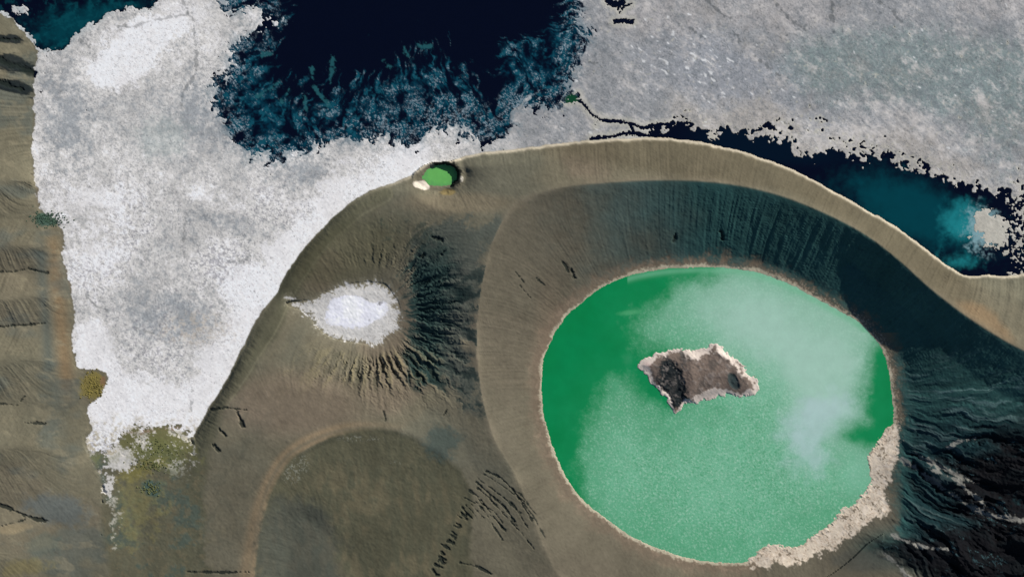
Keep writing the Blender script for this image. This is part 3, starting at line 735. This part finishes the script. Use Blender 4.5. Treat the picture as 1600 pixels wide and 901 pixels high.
put(G, milk * 0.6 * sst(0.3, 1.0, blob(1345, 740, 40, 50)), (136, 196, 166))
put(G, 0.55 * sst(0.3, 0.8, blob(980, 560, 16, 20, -20) * .6 + blob(960, 605, 14, 12) * .7 + .05 * nA), (70, 160, 112))
put(G, 0.5 * sst(0.4, 0.9, blob(985, 488, 26, 6, -6) + .06 * nA), (90, 176, 120))
put(G, 0.55 * np.exp(-((dLake + 5) / 5.0) ** 2) * ((Y < 520) & (X > 980)), (120, 190, 150))
put(G, milk * 0.0 * sst(.3, 1.6, noise(96, 5, 40, 1.2, -60, 2.0)), (178, 206, 182))
Gp = np.zeros_like(C); Gp[:] = lin((104, 178, 92))
put(Gp, sst(-9, -1, dPond + nA * 1.5) * .55, (86, 146, 92))
put(Gp, .35 * sst(-.5, 1.5, nD), (112, 190, 96))

# ------------------------------------------------------------------ meshes
ix = np.unique(np.concatenate([np.arange(0, 112, 6), np.arange(112, NX - 112), np.arange(NX - 112, NX, 6), [NX - 1]]))
iy = np.unique(np.concatenate([np.arange(0, 80, 6), np.arange(80, NY - 80), np.arange(NY - 80, NY, 6), [NY - 1]]))
sub = lambda a: a[np.ix_(iy, ix)]
MX = ((X - CX) * M); MY = -((Y - CY) * M)
# vertex normals of the whole relief, so neighbouring pieces meet without a seam
zx = np.gradient(Z, P * M, axis=1); zy = -np.gradient(Z, P * M, axis=0)
Nn = np.stack([-zx, -zy, np.ones_like(Z)], -1); Nn /= np.linalg.norm(Nn, axis=-1, keepdims=True)
sX, sY, sZ, sC, sN = sub(MX), sub(MY), sub(Z), sub(C), sub(Nn)
ny, nx = sZ.shape
print('grid', nx, ny)


def mesh_from_faces(name, faces_ij, zz, cc, nn, mat):
    """faces_ij: boolean (ny-1, nx-1) of the cells to keep."""
    fi, fj = np.nonzero(faces_ij)
    a = fi * nx + fj
    quads = np.stack([a, a + nx, a + nx + 1, a + 1], 1)       # counter-clockwise seen from above
    used, inv = np.unique(quads, return_inverse=True)
    inv = inv.reshape(-1)
    co = np.stack([sX.ravel()[used], sY.ravel()[used], (zz.ravel()[used] if zz is not None else 0 * used)], 1).astype(np.float32)
    me = bpy.data.meshes.new(name)
    me.vertices.add(len(used)); me.vertices.foreach_set('co', co.ravel())
    me.loops.add(len(inv)); me.loops.foreach_set('vertex_index', inv.astype(np.int32))
    me.polygons.add(len(quads)); me.polygons.foreach_set('loop_start', np.arange(0, len(inv), 4, dtype=np.int32))
    me.polygons.foreach_set('use_smooth', np.ones(len(quads), bool))
    at = me.attributes.new('albedo', 'FLOAT_COLOR', 'POINT')
    col = np.ones((len(used), 4), np.float32); col[:, :3] = cc.reshape(-1, 3)[used]
    at.data.foreach_set('color', col.ravel())
    me.update(calc_edges=True)
    if nn is not None:
        try:
            me.normals_split_custom_set_from_vertices(nn.reshape(-1, 3)[used])
        except Exception as e:
            print('normals', e)
    me.materials.append(mat)
    o = bpy.data.objects.new(name, me)
    scene.collection.objects.link(o)
    return o


def ground_material(name, rough, bump, scale, var):
    m = bpy.data.materials.new(name); m.use_nodes = True
    nt = m.node_tree; b = nt.nodes['Principled BSDF']; L = nt.links.new
    b.inputs['Roughness'].default_value = rough
    b.inputs['Specular IOR Level'].default_value = 0.15
    a = nt.nodes.new('ShaderNodeAttribute'); a.attribute_name = 'albedo'
    tc = nt.nodes.new('ShaderNodeTexCoord')
    n = nt.nodes.new('ShaderNodeTexNoise'); n.inputs['Scale'].default_value = scale; n.inputs['Detail'].default_value = 4
    L(tc.outputs['Object'], n.inputs['Vector'])
    mr = nt.nodes.new('ShaderNodeMapRange'); mr.inputs[1].default_value = .25; mr.inputs[2].default_value = .75
    mr.inputs[3].default_value = 1 - var; mr.inputs[4].default_value = 1 + var
    L(n.outputs['Fac'], mr.inputs[0])
    mx = nt.nodes.new('ShaderNodeVectorMath'); mx.operation = 'SCALE'
    L(a.outputs['Color'], mx.inputs[0]); L(mr.outputs[0], mx.inputs['Scale'])
    L(mx.outputs[0], b.inputs['Base Color'])
    bp = nt.nodes.new('ShaderNodeBump'); bp.inputs['Strength'].default_value = bump; bp.inputs['Distance'].default_value = 1.5
    L(n.outputs['Fac'], bp.inputs['Height']); L(bp.outputs[0], b.inputs['Normal'])
    return m


m_ash = ground_material('volcanic_ash', 0.95, 0.3, 0.09, 0.07)
m_lava = ground_material('lava_rock', 0.9, 0.7, 0.08, 0.2)
m_salt = ground_material('salt_crust', 0.85, 0.2, 0.11, 0.05)


def water_material(name, rough):
    m = ground_material(name, rough, 0.04, 0.03, 0.05)
    b = m.node_tree.nodes['Principled BSDF']
    b.inputs['Specular IOR Level'].default_value = 0.35
    return m


m_water = water_material('lake_water', 0.12)
m_green = water_material('algae_water', 0.35)

# which piece each cell belongs to
cell = lambda a: 0.25 * (a[:-1, :-1] + a[1:, :-1] + a[:-1, 1:] + a[1:, 1:])
c = {k: cell(sub(v)) for k, v in dict(x=X, y=Y, land=land, left=dLeft, val=dValley, lake=dLake, crust=dCrust + nA * 2.6 + nD * 2.0 + 2.0, isl=dIsl, pond=dPond, pan=pan_e, inn=dIn, sr=dSR, lava=lava,
                                      deep=wDeep, ch=wCh, nw=wNW, water=water, shore=dShore, ic=ic, **{'f_' + k: v for k, v in fl.items()}).items()}
ID = np.zeros((ny - 1, nx - 1), int)
pieces = []


def piece(mask, name, mat, label, kind='structure', category=None, under=None):
    pieces.append((name, mat, label, kind, category, under)); ID[mask] = len(pieces)


onl = c['land'] < 0
west_cr = onl & (c['x'] > 400) & (c['inn'] > 0) & (c['y'] < 610 - 0.1 * (c['x'] - 560)) & (c['y'] > 300)
piece(np.ones_like(onl), 'lake_bed', m_ash, 'dark bed under the outer lake water')
piece((c['x'] < 830) & ~onl & (c['water'] < 14), 'salt_flat', m_salt, 'bright white mottled salt flat between the brown ridge and the crater shore')
piece((c['x'] >= 830) & ~onl & (c['water'] < 14), 'salt_flat', m_salt, 'grey streaked salt flat north of the dark channel')
# (the two flats also carry the ragged shelf that dips just under the water)
piece(onl, 'ground', m_ash, 'brown ash plateau between the small craters and the big cone')
piece(onl & (c['shore'] < 0) & (c['inn'] > 0) & (c['y'] < 560) & (c['x'] > 640) & ((c['y'] < 340) | (c['x'] > 900)), 'beach_slope', m_ash, 'tan outer slope curving along the dark channel shore')
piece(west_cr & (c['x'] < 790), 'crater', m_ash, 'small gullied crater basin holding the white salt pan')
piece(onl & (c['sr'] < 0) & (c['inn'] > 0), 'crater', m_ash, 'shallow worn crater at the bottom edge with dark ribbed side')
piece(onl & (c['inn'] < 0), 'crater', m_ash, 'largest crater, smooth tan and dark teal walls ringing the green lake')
piece(onl & (c['inn'] < 0) & (c['lava'] > 0.5), 'lava_field', m_lava, 'black rough lava ground in the lower right corner')
piece(onl & (c['val'] < -2) & (c['left'] > 0) & (c['inn'] > 0), 'valley_floor', m_ash, 'mottled olive and yellow valley floor below the white salt flat')
piece(onl & (c['left'] < 0), 'hills', m_ash, 'brown ridge cut by side gullies along the left edge')
piece((c['pond'] < 12) & onl, 'pit_crater', m_ash, 'tiny steep pit holding the bright green pond')
piece(c['lake'] < 0, 'crater_lake_bed', m_ash, 'bed under the green crater lake')
piece(c['crust'] < 0, 'shore', m_salt, 'rough cream crusted shore on the lower right of the green lake')
piece(c['pan'] < 0, 'salt_pan', m_salt, 'white teardrop salt pan inside the small crater')
piece(c['isl'] < 3, 'rocky_island', m_ash, 'rocky grey island with cream edges standing in the green lake', 'thing', 'island')
piece((c['isl'] < 0.8) & (c['ic'] < 0.45), 'beach', m_salt, 'cream fringe of bare crust round the dark rock', None, None, 'rocky_island')
piece(c['f_big'] > -1, 'salt_floe', m_salt, 'large pale salt floe in the turquoise end of the channel', 'thing', 'salt floe')
piece(c['f_small'] > -1, 'salt_floe', m_salt, 'small white salt floe alone in the narrow dark channel', 'thing', 'salt floe')
piece(c['f_corner'] > -1, 'salt_floe', m_salt, 'small grey salt floe in the dark top left water', 'thing', 'salt floe')
built = {}
for k, (name, mat, label, kind, cat, under) in enumerate(pieces, 1):
    if not (ID == k).any():
        continue
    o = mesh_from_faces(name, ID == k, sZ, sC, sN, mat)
    o['label'] = label
    built.setdefault(name, o)
    if under:
        o.parent = built[under]
    if kind: o['kind'] = kind
    if cat: o['category'] = cat
    if name == 'salt_floe': o['group'] = 'salt floes on the dark water'

# waters: level sheets a little wider than their basins, the relief cuts the shoreline
sWc, sG, sGp = sub(Wc), sub(G), sub(Gp)
flat = lambda z: np.full((ny, nx), z, np.float32)
low = (cell(sZ) < 0.8) & ~onl
mid = c['x'] < 300
sheets = [(low & (c['x'] < 290) & (c['y'] < 120), 'lake', 'teal dark lake water in the top left corner'),
          (low & ~((c['x'] < 290) & (c['y'] < 120)) & (c['x'] < 915) & ((c['x'] < 870) | (c['y'] < 140)), 'lake', 'deep navy lake water with speckled turquoise shallows at the top'),
          (low & ((c['x'] >= 915) | ((c['x'] >= 870) & (c['y'] >= 140))), 'channel', 'black to turquoise channel water below the grey salt flat')]
for m, name, label in sheets:
    o = mesh_from_faces(name, m, flat(0.0), sWc, None, m_water); o['kind'] = 'structure'; o['label'] = label
o = mesh_from_faces('crater_lake', (c['lake'] < 6) & (c['isl'] > -8), flat(ZL), sG, None, m_green); o['kind'] = 'structure'; o['label'] = 'round green lake with milky pale film in the large crater'
o = mesh_from_faces('pond', c['pond'] < 3, flat(ZP), sGp, None, m_green); o['kind'] = 'structure'; o['label'] = 'tiny bright green pond in the steep pit by the shore'

# open lake out to the horizon, round the modelled country
import bmesh
bm = bmesh.new()
ax0, ax1, ay0, ay1 = (X0 - CX) * M, (X1 - CX) * M, -(Y1 - CY) * M, -(Y0 - CY) * M
B = 90000
vo = [bm.verts.new(p) for p in ((-B, -B, -.4), (B, -B, -.4), (B, B, -.4), (-B, B, -.4))]
vi = [bm.verts.new(p) for p in ((ax0 + 30, ay0 + 30, -.4), (ax1 - 30, ay0 + 30, -.4), (ax1 - 30, ay1 - 30, -.4), (ax0 + 30, ay1 - 30, -.4))]
for k in range(4):
    bm.faces.new((vo[k], vo[(k + 1) % 4], vi[(k + 1) % 4], vi[k]))
me = bpy.data.meshes.new('open_lake'); bm.to_mesh(me); bm.free()
mo = bpy.data.materials.new('open_water'); mo.use_nodes = True
mo.node_tree.nodes['Principled BSDF'].inputs['Base Color'].default_value = (0.001, 0.003, 0.012, 1)
mo.node_tree.nodes['Principled BSDF'].inputs['Roughness'].default_value = 0.15
me.materials.append(mo)
o = bpy.data.objects.new('open_lake', me); scene.collection.objects.link(o); o['kind'] = 'structure'; o['label'] = 'open dark lake water beyond the island'

# low scrub on the damp patches
rs = np.random.default_rng(12)


def ground_at(px, py):
    u = (px - X0) / P; v = (py - Y0) / P
    a = int(u); b = int(v)
    return float(Z[b, a])


def scrub(spots, n, rgb, label):
    verts, faces = [], []
    for _ in range(n):
        cx_, cy_, rx_, ry_ = spots[rs.integers(len(spots))]
        px, py = cx_ + rs.normal() * rx_ * .55, cy_ + rs.normal() * ry_ * .55
        z = ground_at(px, py)
        if z < 0.3:
            continue
        r = rs.uniform(1.2, 3.2); h = r * rs.uniform(.6, .9); b0 = len(verts)
        wx, wy = (px - CX) * M, -(py - CY) * M
        for ring, (rr, zz) in enumerate(((1.0, -.3), (0.85, .45), (0.4, .9))):
            for k in range(7):
                t = k / 7 * 2 * math.pi + ring * .4
                q = rr * r * rs.uniform(.75, 1.2)
                verts.append((wx + q * math.cos(t), wy + q * math.sin(t), z + zz * h))
        verts.append((wx, wy, z + h))
        for ring in range(2):
            for k in range(7):
                k2 = (k + 1) % 7
                faces.append((b0 + ring * 7 + k, b0 + ring * 7 + k2, b0 + ring * 7 + 7 + k2, b0 + ring * 7 + 7 + k))
        for k in range(7):
            faces.append((b0 + 14 + k, b0 + 14 + (k + 1) % 7, b0 + 21))
    me = bpy.data.meshes.new('scrub'); me.from_pydata(verts, [], faces); me.update()
    m = bpy.data.materials.new('scrub_leaves'); m.use_nodes = True
    nt = m.node_tree; bs = nt.nodes['Principled BSDF']; bs.inputs['Roughness'].default_value = .9; bs.inputs['Specular IOR Level'].default_value = .1
    tc = nt.nodes.new('ShaderNodeTexCoord'); nz = nt.nodes.new('ShaderNodeTexNoise'); nz.inputs['Scale'].default_value = .08
    rp = nt.nodes.new('ShaderNodeValToRGB'); nt.links.new(tc.outputs['Object'], nz.inputs['Vector']); nt.links.new(nz.outputs['Fac'], rp.inputs['Fac'])
    c0 = lin(rgb)
    rp.color_ramp.elements[0].position = .35; rp.color_ramp.elements[0].color = (*(c0 * .6), 1)
    rp.color_ramp.elements[1].position = .65; rp.color_ramp.elements[1].color = (*(c0 * 1.25), 1)
    nt.links.new(rp.outputs[0], bs.inputs['Base Color'])
    me.materials.append(m)
    o = bpy.data.objects.new('scrub', me); scene.collection.objects.link(o); o['kind'] = 'stuff'; o['label'] = label


scrub([(76, 342, 24, 10)], 260, (66, 88, 72), 'dark green scrub patch on the left edge of the white salt flat')
scrub([(146, 602, 14, 18)], 160, (134, 122, 66), 'olive scrub patch in the lower left bay of the salt flat')
scrub([(252, 700, 34, 14), (238, 726, 24, 9), (236, 762, 14, 10)], 300, (104, 108, 70), 'scattered olive scrub in the valley below the salt flat')
